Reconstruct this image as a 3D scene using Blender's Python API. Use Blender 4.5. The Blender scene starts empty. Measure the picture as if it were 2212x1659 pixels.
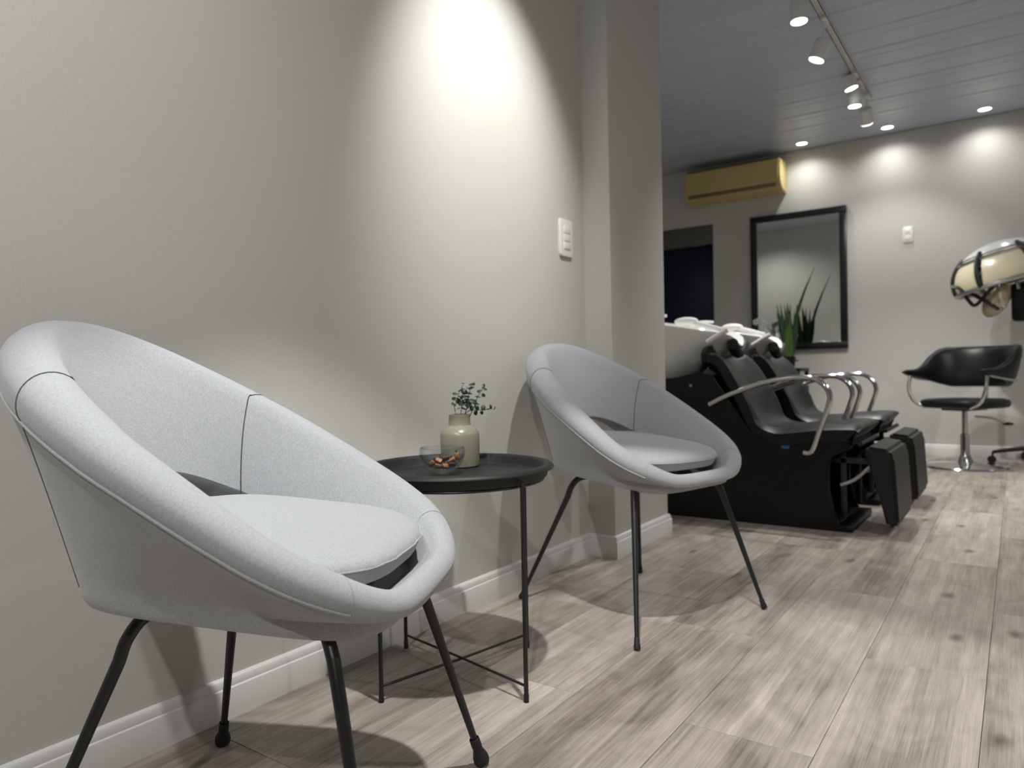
import bpy, bmesh, math, random
import numpy as np
from mathutils import Vector, Matrix, noise
C = bpy.context.scene.collection
sc = bpy.context.scene
random.seed(7)
PI = math.pi
# ------------------------------------------------------------------ camera
YAW, PITCH, ROLL, FPX = 0.608673, -0.014824, -0.020041, 1568.5
cam_d = bpy.data.cameras.new('camera'); cam = bpy.data.objects.new('camera', cam_d); C.objects.link(cam)
Fv = Vector((-math.sin(YAW)*math.cos(PITCH), math.cos(YAW)*math.cos(PITCH), math.sin(PITCH)))
R0 = Vector((math.cos(YAW), math.sin(YAW), 0)); U0 = R0.cross(Fv)
Rv = R0*math.cos(ROLL)+U0*math.sin(ROLL); Uv = -R0*math.sin(ROLL)+U0*math.cos(ROLL)
M = Matrix((Rv, Uv, -Fv)).transposed().to_4x4(); M.translation = Vector((0, 0, .734))
cam.matrix_world = M
cam_d.sensor_width = 36.0; cam_d.lens = 36.0*FPX/2212; cam_d.clip_start = .02
cam_d.dof.use_dof = True; cam_d.dof.focus_distance = 1.25; cam_d.dof.aperture_fstop = 4.6
sc.camera = cam
CAMP = Vector((0, 0, .734))
def ray(u, v): return Fv+Rv*((u-1106)/FPX)-Uv*((v-829.5)/FPX)
def on(ax, val, u, v):
    d = ray(u, v); return CAMP+d*((val-CAMP[ax])/d[ax])
# ------------------------------------------------------------------ world, exposure
w = bpy.data.worlds.new('world'); sc.world = w; w.use_nodes = True
w.node_tree.nodes['Background'].inputs[0].default_value = (.01, .015, .03, 1)
w.node_tree.nodes['Background'].inputs[1].default_value = .3
sc.view_settings.view_transform = 'Standard'; sc.view_settings.look = 'None'
sc.view_settings.exposure = 0.22; sc.view_settings.gamma = 1.0; sc.view_settings.use_curve_mapping = False
sc.cycles.max_bounces = 14; sc.cycles.diffuse_bounces = 8; sc.cycles.glossy_bounces = 8; sc.cycles.transmission_bounces = 14
sc.cycles.caustics_reflective = False; sc.cycles.caustics_refractive = False
# ------------------------------------------------------------------ lamps (the room's ceiling lamps, plus added fill in the annex; fixtures are modelled further down)
def lamp(loc, aim, power, size, blend=.3, rad=.03, col=(1, .985, .95)):
    d = bpy.data.lights.new('lamp_light', 'SPOT'); d.energy = power; d.spot_size = math.radians(size); d.spot_blend = blend
    d.shadow_soft_size = rad; d.color = col
    o = bpy.data.objects.new('lamp_light', d); C.objects.link(o); o.location = loc
    o.rotation_euler = (Vector(aim)-Vector(loc)).to_track_quat('-Z', 'Y').to_euler(); return o
CZ = 2.665; FY = 6.8; WX = -1.417
FAR_DOWN = [(-1.51, 6.60), (-.85, 6.60), (-.19, 6.60), (.47, 6.60), (1.13, 6.60), (1.79, 6.60)]
for x, y in FAR_DOWN: lamp((x, y, CZ-.012), (x, y+.02, 0), 13.5, 150, 1., .03)
ROOM_DOWN = [(.62, -1.35), (1.9, 2.2), (1.6, 4.6)]
lamp((.62, -1.35, 2.64), (-.4, .2, .4), 105, 120, .9, .03)
lamp((1.9, 2.2, 2.64), (1.7, 2.4, 0), 110, 125, .8, .03)
lamp((1.6, 4.6, 2.64), (1.2, 4.6, 0), 130, 125, .8, .03)
ANNEX_FILL = [(-2.75, 3.75), (-2.4, 5.2)]  # unseen fill lamps added to brighten the partition in the mirror
lamp((-2.75, 3.75, 2.64), (-2.7, 3.7, 0), 28, 140, .8, .03); lamp((-2.4, 5.2, 2.64), (-2.4, 5.2, 0), 5, 120, .8, .03)
# spot heads on the ceiling track: (position of the lens, aim point, power, cone)
HEADS = [((-.53, 1.04, 2.46), (-.53, 1.05, 0), 150, 59, .25),
         ((-.60, 1.78, 2.50), (-1.417, 1.92, 1.46), 118, 54, 1.0),
         ((-.70, -.45, 2.50), (-1.417, .10, 1.60), 95, 100, 1.0),
         ((-.897, 3.90, 2.49), (-.85, 3.9, 0), 60, 100, .6),
         ((-.905, 4.32, 2.44), (-1.5, 4.2, .9), 48, 90, .6),
         ((-.885, 5.25, 2.565), (-.2, 5.6, 0), 60, 90, .6),
         ((-.895, 5.42, 2.50), (-.9, 5.5, 0), 60, 100, .6),
         ((-.868, 5.74, 2.465), (-.8, 7.2, .6), 30, 80, .6)]
for p, a, pw, sz, bl in HEADS: lamp(Vector(p)+(Vector(a)-Vector(p)).normalized()*.012, a, pw, sz, bl, .025)
# ------------------------------------------------------------------ helpers
def mat(name, col, rough=.5, metal=0., spec=.5, **kw):
    m = bpy.data.materials.new(name); m.use_nodes = True; b = m.node_tree.nodes['Principled BSDF']
    b.inputs['Base Color'].default_value = (*col, 1); b.inputs['Roughness'].default_value = rough
    b.inputs['Metallic'].default_value = metal; b.inputs['Specular IOR Level'].default_value = spec
    for k, v in kw.items(): b.inputs[k.replace('_', ' ')].default_value = v
    return m
def nodes(m): return m.node_tree.nodes, m.node_tree.links, m.node_tree.nodes['Principled BSDF']
def add_noise(m, scale, amt, bump=0., dist=.001, stretch=(1, 1, 1), detail=3, coord='Object'):
    n, l, b = nodes(m); tc = n.new('ShaderNodeTexCoord'); mp = n.new('ShaderNodeMapping'); l.new(tc.outputs[coord], mp.inputs[0])
    mp.inputs['Scale'].default_value = stretch
    t = n.new('ShaderNodeTexNoise'); t.inputs['Scale'].default_value = scale; t.inputs['Detail'].default_value = detail; l.new(mp.outputs[0], t.inputs[0])
    if amt:
        base = tuple(b.inputs['Base Color'].default_value)[:3]
        r = n.new('ShaderNodeValToRGB'); r.color_ramp.elements[0].position = .3; r.color_ramp.elements[1].position = .7
        r.color_ramp.elements[0].color = (*[c*(1-amt) for c in base], 1); r.color_ramp.elements[1].color = (*[min(1, c*(1+amt)) for c in base], 1)
        l.new(t.outputs['Fac'], r.inputs[0]); l.new(r.outputs[0], b.inputs['Base Color'])
    if bump:
        bp = n.new('ShaderNodeBump'); bp.inputs['Strength'].default_value = bump; bp.inputs['Distance'].default_value = dist
        l.new(t.outputs['Fac'], bp.inputs['Height']); l.new(bp.outputs[0], b.inputs['Normal'])
    return m
def obj(name, me, m, parent=None, loc=None, rot=None, smooth=True):
    if isinstance(me, bmesh.types.BMesh):
        bm = me; bmesh.ops.recalc_face_normals(bm, faces=bm.faces); me = bpy.data.meshes.new(name); bm.to_mesh(me); bm.free()
    if m is not None and not me.materials: me.materials.append(m)
    if smooth:
        me.polygons.foreach_set('use_smooth', [True]*len(me.polygons))
        try: me.set_sharp_from_angle(angle=math.radians(38))
        except Exception: pass
    o = bpy.data.objects.new(name, me); C.objects.link(o)
    if parent: o.parent = parent
    if loc is not None: o.location = loc
    if rot is not None: o.rotation_euler = rot
    return o
def empty(name, loc=(0, 0, 0), rz=0):
    o = bpy.data.objects.new(name, None); C.objects.link(o); o.location = loc; o.rotation_euler = (0, 0, rz); o.empty_display_size = .1; return o
def tag(o, label, cat, group=None):
    o['label'] = label; o['category'] = cat
    if group: o['group'] = group
    return o
def struct(name, me, m, parent=None, smooth=False):
    o = obj(name, me, m, parent, smooth=smooth); o['kind'] = 'structure'; return o
def box(bm, lo, hi, bev=0., seg=2):
    lo = Vector(lo); hi = Vector(hi); r = bmesh.ops.create_cube(bm, size=1)
    vs = r['verts']
    for v in vs: v.co = Vector((lo.x+(v.co.x+.5)*(hi.x-lo.x), lo.y+(v.co.y+.5)*(hi.y-lo.y), lo.z+(v.co.z+.5)*(hi.z-lo.z)))
    if bev:
        es = list({e for v in vs for e in v.link_edges})
        bmesh.ops.bevel(bm, geom=es, offset=bev, segments=seg, affect='EDGES', profile=.5)
    return bm
def boxm(lo, hi, bev=0., seg=2): return box(bmesh.new(), lo, hi, bev, seg)
def rings(bm, rs, closed=True, cap0=True, cap1=True, flip=False):
    """loft a list of vertex rings"""
    V = [[bm.verts.new(p) for p in r] for r in rs]; n = len(V[0])
    for a, b in zip(V[:-1], V[1:]):
        for i in range(n if closed else n-1):
            j = (i+1) % n; bm.faces.new((a[i], a[j], b[j], b[i]))
    if cap0: bm.faces.new(V[0][::-1])
    if cap1: bm.faces.new(V[-1])
    return V
def lathe(bm, prof, n=48, cen=(0, 0, 0)):
    cen = Vector(cen); V = []
    for r, z in prof:
        if r < 1e-6: V.append([bm.verts.new(cen+Vector((0, 0, z)))])
        else: V.append([bm.verts.new(cen+Vector((r*math.cos(2*PI*i/n), r*math.sin(2*PI*i/n), z))) for i in range(n)])
    for a, b in zip(V[:-1], V[1:]):
        if len(a) == 1 and len(b) == 1: continue
        for i in range(n):
            j = (i+1) % n
            if len(a) == 1: bm.faces.new((a[0], b[j], b[i]))
            elif len(b) == 1: bm.faces.new((a[i], a[j], b[0]))
            else: bm.faces.new((a[i], a[j], b[j], b[i]))
    return bm
def lathe_close(bm, prof, n=48, cen=(0, 0, 0)): return lathe(bm, list(prof)+[prof[0]], n, cen)
def tube(bm, pts, rad, n=10, caps=True, closed=False):
    pts = [Vector(p) for p in pts]; k = len(pts); rad = rad if hasattr(rad, '__len__') else [rad]*k
    rs = []; up = None
    for i, p in enumerate(pts):
        if closed: t = (pts[(i+1) % k]-pts[i-1])
        else: t = (pts[min(i+1, k-1)]-pts[max(i-1, 0)])
        t.normalize()
        if up is None:
            up = Vector((0, 0, 1)) if abs(t.z) < .9 else Vector((1, 0, 0))
        s = t.cross(up).normalized(); up = s.cross(t).normalized()
        rs.append([p+(s*math.cos(2*PI*a/n)+up*math.sin(2*PI*a/n))*rad[i] for a in range(n)])
    if closed: rs.append(rs[0]); rings(bm, rs, True, False, False); bmesh.ops.remove_doubles(bm, verts=bm.verts, dist=1e-6)
    else: rings(bm, rs, True, caps, caps)
    return bm
def smooth_path(pts, k=8):
    """Catmull-Rom through points"""
    P = [Vector(p) for p in pts]; P = [P[0]*2-P[1]]+P+[P[-1]*2-P[-2]]; out = []
    for i in range(1, len(P)-2):
        for j in range(k):
            t = j/k; a, b, c, d = P[i-1:i+3]
            out.append(.5*((2*b)+(c-a)*t+(2*a-5*b+4*c-d)*t*t+(-a+3*b-3*c+d)*t**3))
    out.append(P[-2]); return out
def tubem(pts, rad, n=10, k=0):
    if k:
        q = smooth_path(pts, k)
        if hasattr(rad, '__len__'): rad = list(np.interp(np.linspace(0, len(pts)-1, len(q)), range(len(pts)), rad))
        pts = q
    return tube(bmesh.new(), pts, rad, n)
def prism(bm, poly, y0, y1, bev=0.):
    a = [bm.verts.new((x, y0, z)) for x, z in poly]; b = [bm.verts.new((x, y1, z)) for x, z in poly]; n = len(poly)
    f = [bm.faces.new(a), bm.faces.new(b[::-1])]
    for i in range(n): f.append(bm.faces.new((a[i], b[i], b[(i+1) % n], a[(i+1) % n])))
    if bev: bmesh.ops.bevel(bm, geom=list({e for v in a+b for e in v.link_edges}), offset=bev, segments=2, affect='EDGES')
    return bm
def uvsphere(bm, cen, r, u=16, v=10):
    bmesh.ops.create_uvsphere(bm, u_segments=u, v_segments=v, radius=1, matrix=Matrix.Translation(cen) @ Matrix.Diagonal((*(r if hasattr(r, '__len__') else (r, r, r)), 1)))
    return bm
# ------------------------------------------------------------------ materials
paint = add_noise(mat('wall_paint', (.57, .567, .532), .62, spec=.35), 260, .015, .25, .0012, detail=2)
white_trim = mat('white_trim', (.66, .66, .645), .35)
plastic_white = mat('white_plastic', (.78, .78, .77), .3)
ceil_mat = add_noise(mat('ceiling_board', (.48, .52, .61), .33), 3, .03, .06, .004, (.3, 2, 1))
black_steel = add_noise(mat('black_steel', (.012, .013, .014), .38), 400, 0, .1, .0004)
tray_mat = add_noise(mat('black_powder_coat', (.013, .014, .0145), .5, spec=.35), 900, .1, .25, .0004)
rubber = add_noise(mat('black_rubber', (.01, .01, .01), .6), 300, 0, .4, .0006)
chrome = mat('chrome', (.62, .62, .62), .12, 1.)
steel = mat('brushed_steel', (.45, .45, .46), .3, 1.)
leather = add_noise(mat('black_vinyl', (.005, .006, .0075), .38, spec=.33), 350, 0, .25, .0006)
leather_matt = add_noise(mat('black_vinyl_matt', (.009, .0095, .0095), .5, spec=.35), 350, 0, .25, .0006)
gloss_black = mat('black_laminate', (.004, .004, .0045), .35, spec=.3)
ceramic = mat('white_ceramic', (.78, .78, .76), .08)
vase_mat = add_noise(mat('stone_glaze', (.235, .225, .175), .28), 60, .03)
leaf_mat = add_noise(mat('eucalyptus_leaf', (.026, .052, .032), .5), 120, .35)
leaf_young = mat('young_leaf', (.12, .30, .06), .4)
stem_mat = mat('green_stem', (.05, .075, .04), .5)
toffee = add_noise(mat('toffee', (.42, .19, .085), .35), 200, .15, .3, .001)
toffee_dark = mat('dark_toffee', (.05, .03, .025), .3)
def thin_glass(name, gloss, tint=(.995, .998, .998)):
    m = bpy.data.materials.new(name); m.use_nodes = True; n = m.node_tree.nodes; l = m.node_tree.links; n.remove(n['Principled BSDF'])
    t_ = n.new('ShaderNodeBsdfTransparent'); t_.inputs[0].default_value = (*tint, 1); g = n.new('ShaderNodeBsdfGlossy'); g.inputs['Roughness'].default_value = .02
    lw = n.new('ShaderNodeLayerWeight'); f = n.new('ShaderNodeMath'); f.operation = 'POWER'; f.inputs[1].default_value = 3.; l.new(lw.outputs['Facing'], f.inputs[0]); q = n.new('ShaderNodeMath'); q.operation = 'MULTIPLY_ADD'; q.inputs[1].default_value = gloss; q.inputs[2].default_value = .03; q.use_clamp = True
    l.new(f.outputs[0], q.inputs[0]); x = n.new('ShaderNodeMixShader'); l.new(q.outputs[0], x.inputs[0]); l.new(t_.outputs[0], x.inputs[1]); l.new(g.outputs[0], x.inputs[2]); l.new(x.outputs[0], n['Material Output'].inputs[0]); return m
wrap = thin_glass('clear_wrapper', .6)
glass = thin_glass('clear_glass', .95)
ac_mat = mat('yellowed_plastic', (.56, .46, .20), .4)
ac_dark = mat('brown_plastic', (.20, .15, .06), .5)
door_glass = mat('navy_reflection_glass', (.002, .006, .030), .03, spec=.35)  # navy base colour stands in for the ceiling's reflection in the pane
mirror_mat = mat('mirror_glass', (.9, .91, .9), .005, 1.)
dark_frame = mat('black_frame', (.008, .009, .011), .3)
frame_grey = mat('grey_frame', (.10, .10, .09), .5)
cream_plastic = mat('cream_plastic', (.55, .50, .36), .25)
def emit(name, col, s):
    m = bpy.data.materials.new(name); m.use_nodes = True; n, l, b = nodes(m)
    b.inputs['Emission Color'].default_value = (*col, 1); b.inputs['Emission Strength'].default_value = s; b.inputs['Base Color'].default_value = (.8, .8, .8, 1); return m
lens_mat = emit('lamp_lens', (1, .98, .94), 6.)
def fabric_mat(name, col):
    m = mat(name, col, .85, spec=.2, Sheen_Weight=.25); n, l, b = nodes(m)
    tc = n.new('ShaderNodeTexCoord'); fac = []
    for st in ((520, 95, 95), (95, 520, 520)):
        mp = n.new('ShaderNodeMapping'); mp.inputs['Scale'].default_value = st; l.new(tc.outputs['Object'], mp.inputs[0])
        t = n.new('ShaderNodeTexNoise'); t.inputs['Scale'].default_value = 2.2; t.inputs['Detail'].default_value = 3; l.new(mp.outputs[0], t.inputs[0]); fac.append(t)
    a = n.new('ShaderNodeMath'); a.operation = 'ADD'; l.new(fac[0].outputs['Fac'], a.inputs[0]); l.new(fac[1].outputs['Fac'], a.inputs[1])
    r = n.new('ShaderNodeMapRange'); r.inputs[1].default_value = .65; r.inputs[2].default_value = 1.35; l.new(a.outputs[0], r.inputs[0])
    cr = n.new('ShaderNodeValToRGB'); cr.color_ramp.elements[0].color = (*[c*.76 for c in col], 1); cr.color_ramp.elements[1].color = (*[c*1.17 for c in col], 1)
    l.new(r.outputs[0], cr.inputs[0]); l.new(cr.outputs[0], b.inputs['Base Color'])
    bp = n.new('ShaderNodeBump'); bp.inputs['Strength'].default_value = .35; bp.inputs['Distance'].default_value = .0008; l.new(a.outputs[0], bp.inputs['Height']); l.new(bp.outputs[0], b.inputs['Normal'])
    return m
fabric = fabric_mat('grey_fabric', (.37, .385, .405))
thread = mat('dark_thread', (.06, .062, .065), .8)
thread_light = mat('grey_thread', (.36, .37, .38), .8)
lining = fabric_mat('dark_lining', (.12, .122, .125))
# wood-look plank: grain along local Y, per-plank offset and tone
def wood():
    m = mat('oak_look_plank', (.3, .27, .24), .48, spec=.4); n, l, b = nodes(m)
    tc = n.new('ShaderNodeTexCoord'); oi = n.new('ShaderNodeObjectInfo')
    mul = n.new('ShaderNodeVectorMath'); mul.operation = 'SCALE'; mul.inputs[0].default_value = (17, 41, 7); l.new(oi.outputs['Random'], mul.inputs['Scale'])
    add = n.new('ShaderNodeVectorMath'); l.new(tc.outputs['Object'], add.inputs[0]); l.new(mul.outputs[0], add.inputs[1])
    def nz(st, sc_, det=4, rough=.55, dist=0.):
        mp = n.new('ShaderNodeMapping'); mp.inputs['Scale'].default_value = st; l.new(add.outputs[0], mp.inputs[0])
        t = n.new('ShaderNodeTexNoise'); t.inputs['Scale'].default_value = sc_; t.inputs['Detail'].default_value = det; t.inputs['Roughness'].default_value = rough; t.inputs['Distortion'].default_value = dist
        l.new(mp.outputs[0], t.inputs[0]); return t
    big = nz((9, 1.3, 1), 1.2, 4, .6, .9); mid = nz((40, 1.0, 1), 1.6, 6, .7, .9); fine = nz((330, 4, 1), 1.4, 5, .75, .35); blot = nz((4.5, 2.6, 1), 1.3, 3, .5, 1.6)
    def mixv(a, bb, f):
        x = n.new('ShaderNodeMath'); x.operation = 'MULTIPLY_ADD'; x.inputs[1].default_value = f; l.new(a, x.inputs[0])
        if isinstance(bb, float): x.inputs[2].default_value = bb
        else: l.new(bb, x.inputs[2])
        return x.outputs[0]
    s = mixv(big.outputs['Fac'], 0., .36); s = mixv(mid.outputs['Fac'], s, .30); s = mixv(fine.outputs['Fac'], s, .36); s = mixv(blot.outputs['Fac'], s, .24); s = mixv(oi.outputs['Random'], s, .07)
    sx = n.new('ShaderNodeSeparateXYZ'); l.new(tc.outputs['Object'], sx.inputs[0]); wob = nz((3, 2.2, 1), 1., 2); wv = mixv(wob.outputs['Fac'], sx.outputs[0], .03)
    fl = n.new('ShaderNodeMath'); fl.operation = 'SNAP'; fl.inputs[1].default_value = .0975; l.new(wv, fl.inputs[0]); cbn = n.new('ShaderNodeCombineXYZ'); l.new(fl.outputs[0], cbn.inputs[0]); l.new(oi.outputs['Random'], cbn.inputs[1])
    wn = n.new('ShaderNodeTexWhiteNoise'); wn.noise_dimensions = '2D'; l.new(cbn.outputs[0], wn.inputs['Vector']); s = mixv(wn.outputs['Value'], s, .09)
    sb = n.new('ShaderNodeMath'); sb.operation = 'SUBTRACT'; sb.inputs[1].default_value = .045; l.new(s, sb.inputs[0]); s = sb.outputs[0]
    cr = n.new('ShaderNodeValToRGB'); e = cr.color_ramp.elements
    e[0].position = .455; e[0].color = (.105, .084, .071, 1); e[1].position = .82; e[1].color = (.56, .505, .445, 1)
    for p_, c_ in ((.555, (.225, .190, .163)), (.635, (.325, .283, .246)), (.72, (.42, .374, .328))):
        q = e.new(p_); q.color = (*c_, 1)
    l.new(s, cr.inputs[0])
    # knots
    mp = n.new('ShaderNodeMapping'); mp.inputs['Scale'].default_value = (3.6, 1.9, 1); l.new(add.outputs[0], mp.inputs[0])
    dn = n.new('ShaderNodeTexNoise'); dn.inputs['Scale'].default_value = 9; l.new(mp.outputs[0], dn.inputs[0])
    mx = n.new('ShaderNodeMix'); mx.data_type = 'VECTOR'; mx.inputs['Factor'].default_value = .05; l.new(mp.outputs[0], mx.inputs['A']); l.new(dn.outputs['Color'], mx.inputs['B'])
    vo = n.new('ShaderNodeTexVoronoi'); vo.voronoi_dimensions = '2D'; vo.inputs['Scale'].default_value = 1.; l.new(mx.outputs['Result'], vo.inputs['Vector'])
    sep = n.new('ShaderNodeSeparateColor'); l.new(vo.outputs['Color'], sep.inputs[0])
    th = n.new('ShaderNodeMath'); th.operation = 'GREATER_THAN'; th.inputs[1].default_value = .5; l.new(sep.outputs[0], th.inputs[0])
    kn = n.new('ShaderNodeMapRange'); kn.inputs[1].default_value = .015; kn.inputs[2].default_value = .085; kn.inputs[3].default_value = .72; kn.inputs[4].default_value = 0.; l.new(vo.outputs['Distance'], kn.inputs[0])
    km = n.new('ShaderNodeMath'); km.operation = 'MULTIPLY'; l.new(kn.outputs[0], km.inputs[0]); l.new(th.outputs[0], km.inputs[1])
    mc = n.new('ShaderNodeMix'); mc.data_type = 'RGBA'; l.new(km.outputs[0], mc.inputs['Factor']); l.new(cr.outputs[0], mc.inputs['A']); mc.inputs['B'].default_value = (.07, .055, .045, 1)
    l.new(mc.outputs['Result'], b.inputs['Base Color'])
    bp = n.new('ShaderNodeBump'); bp.inputs['Strength'].default_value = .3; bp.inputs['Distance'].default_value = .0008
    hs = mixv(mid.outputs['Fac'], fine.outputs['Fac'], .6); l.new(hs, bp.inputs['Height']); l.new(bp.outputs[0], b.inputs['Normal'])
    rr = n.new('ShaderNodeMapRange'); rr.inputs[3].default_value = .36; rr.inputs[4].default_value = .58; l.new(fine.outputs['Fac'], rr.inputs[0]); l.new(rr.outputs[0], b.inputs['Roughness'])
    return m
wood_mat = wood()
grout = mat('joint_dark', (.20, .18, .16), .8)
# ------------------------------------------------------------------ shell
XR, YB, XL = 3.2, -2.6, -3.6; PY0, PY1, PX = 2.555, 3.075, -1.30
bm = bmesh.new(); box(bm, (WX, YB, -.12), (XR, FY, -.005)); box(bm, (XL, PY1, -.12), (WX, FY, -.005)); floor = struct('floor', bm, grout)
PWD, PLN = .2567, 1.125
planks = {}
def plank(x0, x1, y0, y1):
    if x1-x0 < .01 or y1-y0 < .01: return
    key = (round(x1-x0, 4), round(y1-y0, 4))
    if key not in planks:
        g = .0005; hx, hy = key[0]/2-g, key[1]/2-g; b = bmesh.new(); c = .0009
        lo = [b.verts.new((sx*hx, sy*hy, -.0045)) for sx, sy in ((-1, -1), (1, -1), (1, 1), (-1, 1))]
        mi = [b.verts.new((sx*hx, sy*hy, -c*.7)) for sx, sy in ((-1, -1), (1, -1), (1, 1), (-1, 1))]
        to = [b.verts.new((sx*(hx-c), sy*(hy-c), 0)) for sx, sy in ((-1, -1), (1, -1), (1, 1), (-1, 1))]
        for a, bb in ((lo, mi), (mi, to)):
            for i in range(4): b.faces.new((a[i], a[(i+1) % 4], bb[(i+1) % 4], bb[i]))
        b.faces.new(to); me = bpy.data.meshes.new('plank'); bmesh.ops.recalc_face_normals(b, faces=b.faces); b.to_mesh(me); b.free(); me.materials.append(wood_mat); planks[key] = me
    o = bpy.data.objects.new('plank', planks[key]); C.objects.link(o); o.parent = floor; o.location = ((x0+x1)/2, (y0+y1)/2, random.uniform(-.00015, .00015))
k0 = int(math.floor((XL+.065)/PWD)); k1 = int(math.ceil((XR+.065)/PWD))
for k in range(k0, k1):
    xa, xb = -.065+k*PWD, -.065+(k+1)*PWD
    off = 1.429 if k % 2 == 0 else 1.992      # row -.578..-.322 is k=-2
    j = math.floor((YB-off)/PLN)
    while off+j*PLN < FY:
        ya, yb = max(off+j*PLN, YB), min(off+(j+1)*PLN, FY); j += 1
        a, b_ = max(xa, XL), min(xb, XR)
        if yb <= PY1: plank(max(a, WX), b_, ya, yb) if b_ > WX+.01 else None
        elif ya < PY1 and a < WX:
            if b_ > WX: plank(WX, b_, ya, yb); plank(a, WX, PY1, yb)
            else: plank(a, b_, PY1, yb)
        else: plank(a, b_, ya, yb)
struct('wall_left', boxm((WX-.15, YB-.15, 0), (WX, PY0, CZ)), paint)
struct('wall_column', boxm((WX-.15, PY0, 0), (PX, PY1, CZ), .004, 2), paint, smooth=True)
struct('wall_partition', boxm((XL, PY1-.15, 0), (WX-.15, PY1, CZ)), paint)
struct('wall_annex', boxm((XL-.15, PY1-.15, 0), (XL, FY+.15, CZ)), paint)
struct('wall_right', boxm((XR, YB-.15, 0), (XR+.15, FY+.15, CZ)), paint)
struct('wall_back', boxm((WX, YB-.15, 0), (XR, YB, CZ)), paint)
DX0, DX1, DZ = -3.25, -2.372, 2.118
bm = bmesh.new(); box(bm, (XL, FY, 0), (DX0, FY+.15, CZ)); box(bm, (DX0, FY, DZ), (DX1, FY+.15, CZ)); box(bm, (DX1, FY, 0), (XR, FY+.15, CZ)); struct('wall_far', bm, paint)
# glazed door in the far wall
d = struct('door_1', boxm((DX0, FY+.10, .0), (DX1, FY+.15, DZ), 0), dark_frame)
obj('door_frame', boxm((DX0, FY+.02, DZ-.185), (DX1, FY+.10, DZ), .004), frame_grey, d)
obj('glass_pane', boxm((DX0, FY+.085, .05), (DX1-.002, FY+.10, DZ-.185), 0), door_glass, d)
# ceiling: slab and boards running across
CBW = .314
bm = bmesh.new(); box(bm, (WX-.15, YB-.15, CZ+.012), (XR+.15, FY+.15, CZ+.10)); box(bm, (XL-.15, PY1-.15, CZ+.012), (WX-.15, FY+.15, CZ+.10)); ceil = struct('ceiling', bm, ceil_mat)
cb = {}
y = YB
while y < FY-.001:
    y2 = min(y+CBW, FY); xl = WX if y2 <= PY1+.001 else XL
    key = (xl, round(y2-y, 4))
    if key not in cb:
        b = bmesh.new(); h = (y2-y)/2; prof = [(-h+.0012, CZ+.012), (-h+.0012, CZ+.004), (-h+.012, CZ), (-.062, CZ), (-.054, CZ+.002), (-.046, CZ), (h-.012, CZ), (h-.0012, CZ+.004), (h-.0012, CZ+.012)]
        rings(b, [[(xx, py, pz) for py, pz in prof] for xx in (xl, XR)], True, True, True)
        me = bpy.data.meshes.new('ceiling_board'); bmesh.ops.recalc_face_normals(b, faces=b.faces); b.to_mesh(me); b.free(); me.materials.append(ceil_mat); cb[key] = me
    o = bpy.data.objects.new('ceiling_board', cb[key]); C.objects.link(o); o.parent = ceil; o.location = (0, (y+y2)/2, 0); y += CBW
# baseboards
BP = [(0, 0), (.014, 0), (.014, .063), (.0125, .066), (.0105, .067), (.0105, .070), (.0085, .080), (.005, .086), (0, .088)]
def baseboard(name, path):
    """path: corner points walked with the room on the left-hand side"""
    bm = bmesh.new(); rs = []; P = [Vector(p) for p in path]
    for i, p in enumerate(P):
        ds = []
        if i > 0: ds.append((P[i]-P[i-1]).normalized())
        if i < len(P)-1: ds.append((P[i+1]-P[i]).normalized())
        ns = [Vector((-q.y, q.x)) for q in ds]; nn = sum(ns, Vector((0, 0)))
        nn = nn/(nn.length_squared)*len(ns) if len(ns) == 2 else nn
        if len(ns) == 2: nn = (ns[0]+ns[1])/(1+ns[0].dot(ns[1]))
        rs.append([(p.x+nn.x*a, p.y+nn.y*a, z) for a, z in BP])
    rings(bm, rs, True, True, True); struct(name, bm, white_trim, smooth=True)
baseboard('baseboard_left', [(XL, PY1), (PX, PY1), (PX, PY0), (WX, PY0), (WX, YB)])
baseboard('baseboard_far', [(XR, FY), (DX1+.01, FY)])
baseboard('baseboard_right', [(XR, YB), (XR, FY)])
# ------------------------------------------------------------------ lounge chairs
PR = dict(af=.2548, ab=.3332, b=.2537, zf=.429, zb=.7897, zq=.0046, rf=.0325, rb=.0455, xf=.2616, xb=.212, bb=.2111, zbf=.3892, zbb=.4307, ex=3.5, exb=5.0, exk=2.2, ky=.094, exbk=4.2, zc=-.0031)
def se(ph, e0, e1):
    c, s = math.cos(ph), math.sin(ph); e = e0*(c > 0)+e1*(c <= 0)
    # blend exponent near the sides to keep the outline smooth
    t = max(0, min(1, (c+.25)/.5)); e = e1+(e0-e1)*t
    return math.copysign(abs(c)**(2/e), c), math.copysign(abs(s)**(2/e), s)
def rim(ph):
    p = PR; c, s = se(ph, p['ex'], p['exk']); X = p['af']*c if c > 0 else p['ab']*c; Y = p['b']*s*(1+p['ky']*X/.3)
    t = (X+p['ab'])/(p['af']+p['ab']); Z = p['zb']+(p['zf']-p['zb'])*t+p['zq']*4*t*(1-t)+p['zc']*t*(1-t)*(1-2*t)*10
    dg_ = abs(math.degrees(math.atan2(s, c))); k = max(0, min(1, (50-dg_)/28)); k = k*k*(3-2*k)
    return Vector((X+.009*k, Y, Z-.014*k)), p['rb']+(p['rf']-p['rb'])*t-.010*k
def bot(ph):
    p = PR; c, s = se(ph, p['exb'], p['exbk']); X = p['xf']*c if c > 0 else p['xb']*c; t = (X+p['xb'])/(p['xf']+p['xb'])
    return Vector((X, p['bb']*s, p['zbb']+(p['zbf']-p['zbb'])*t))
WT = .50                                  # angle of the welt below horizontal
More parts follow.
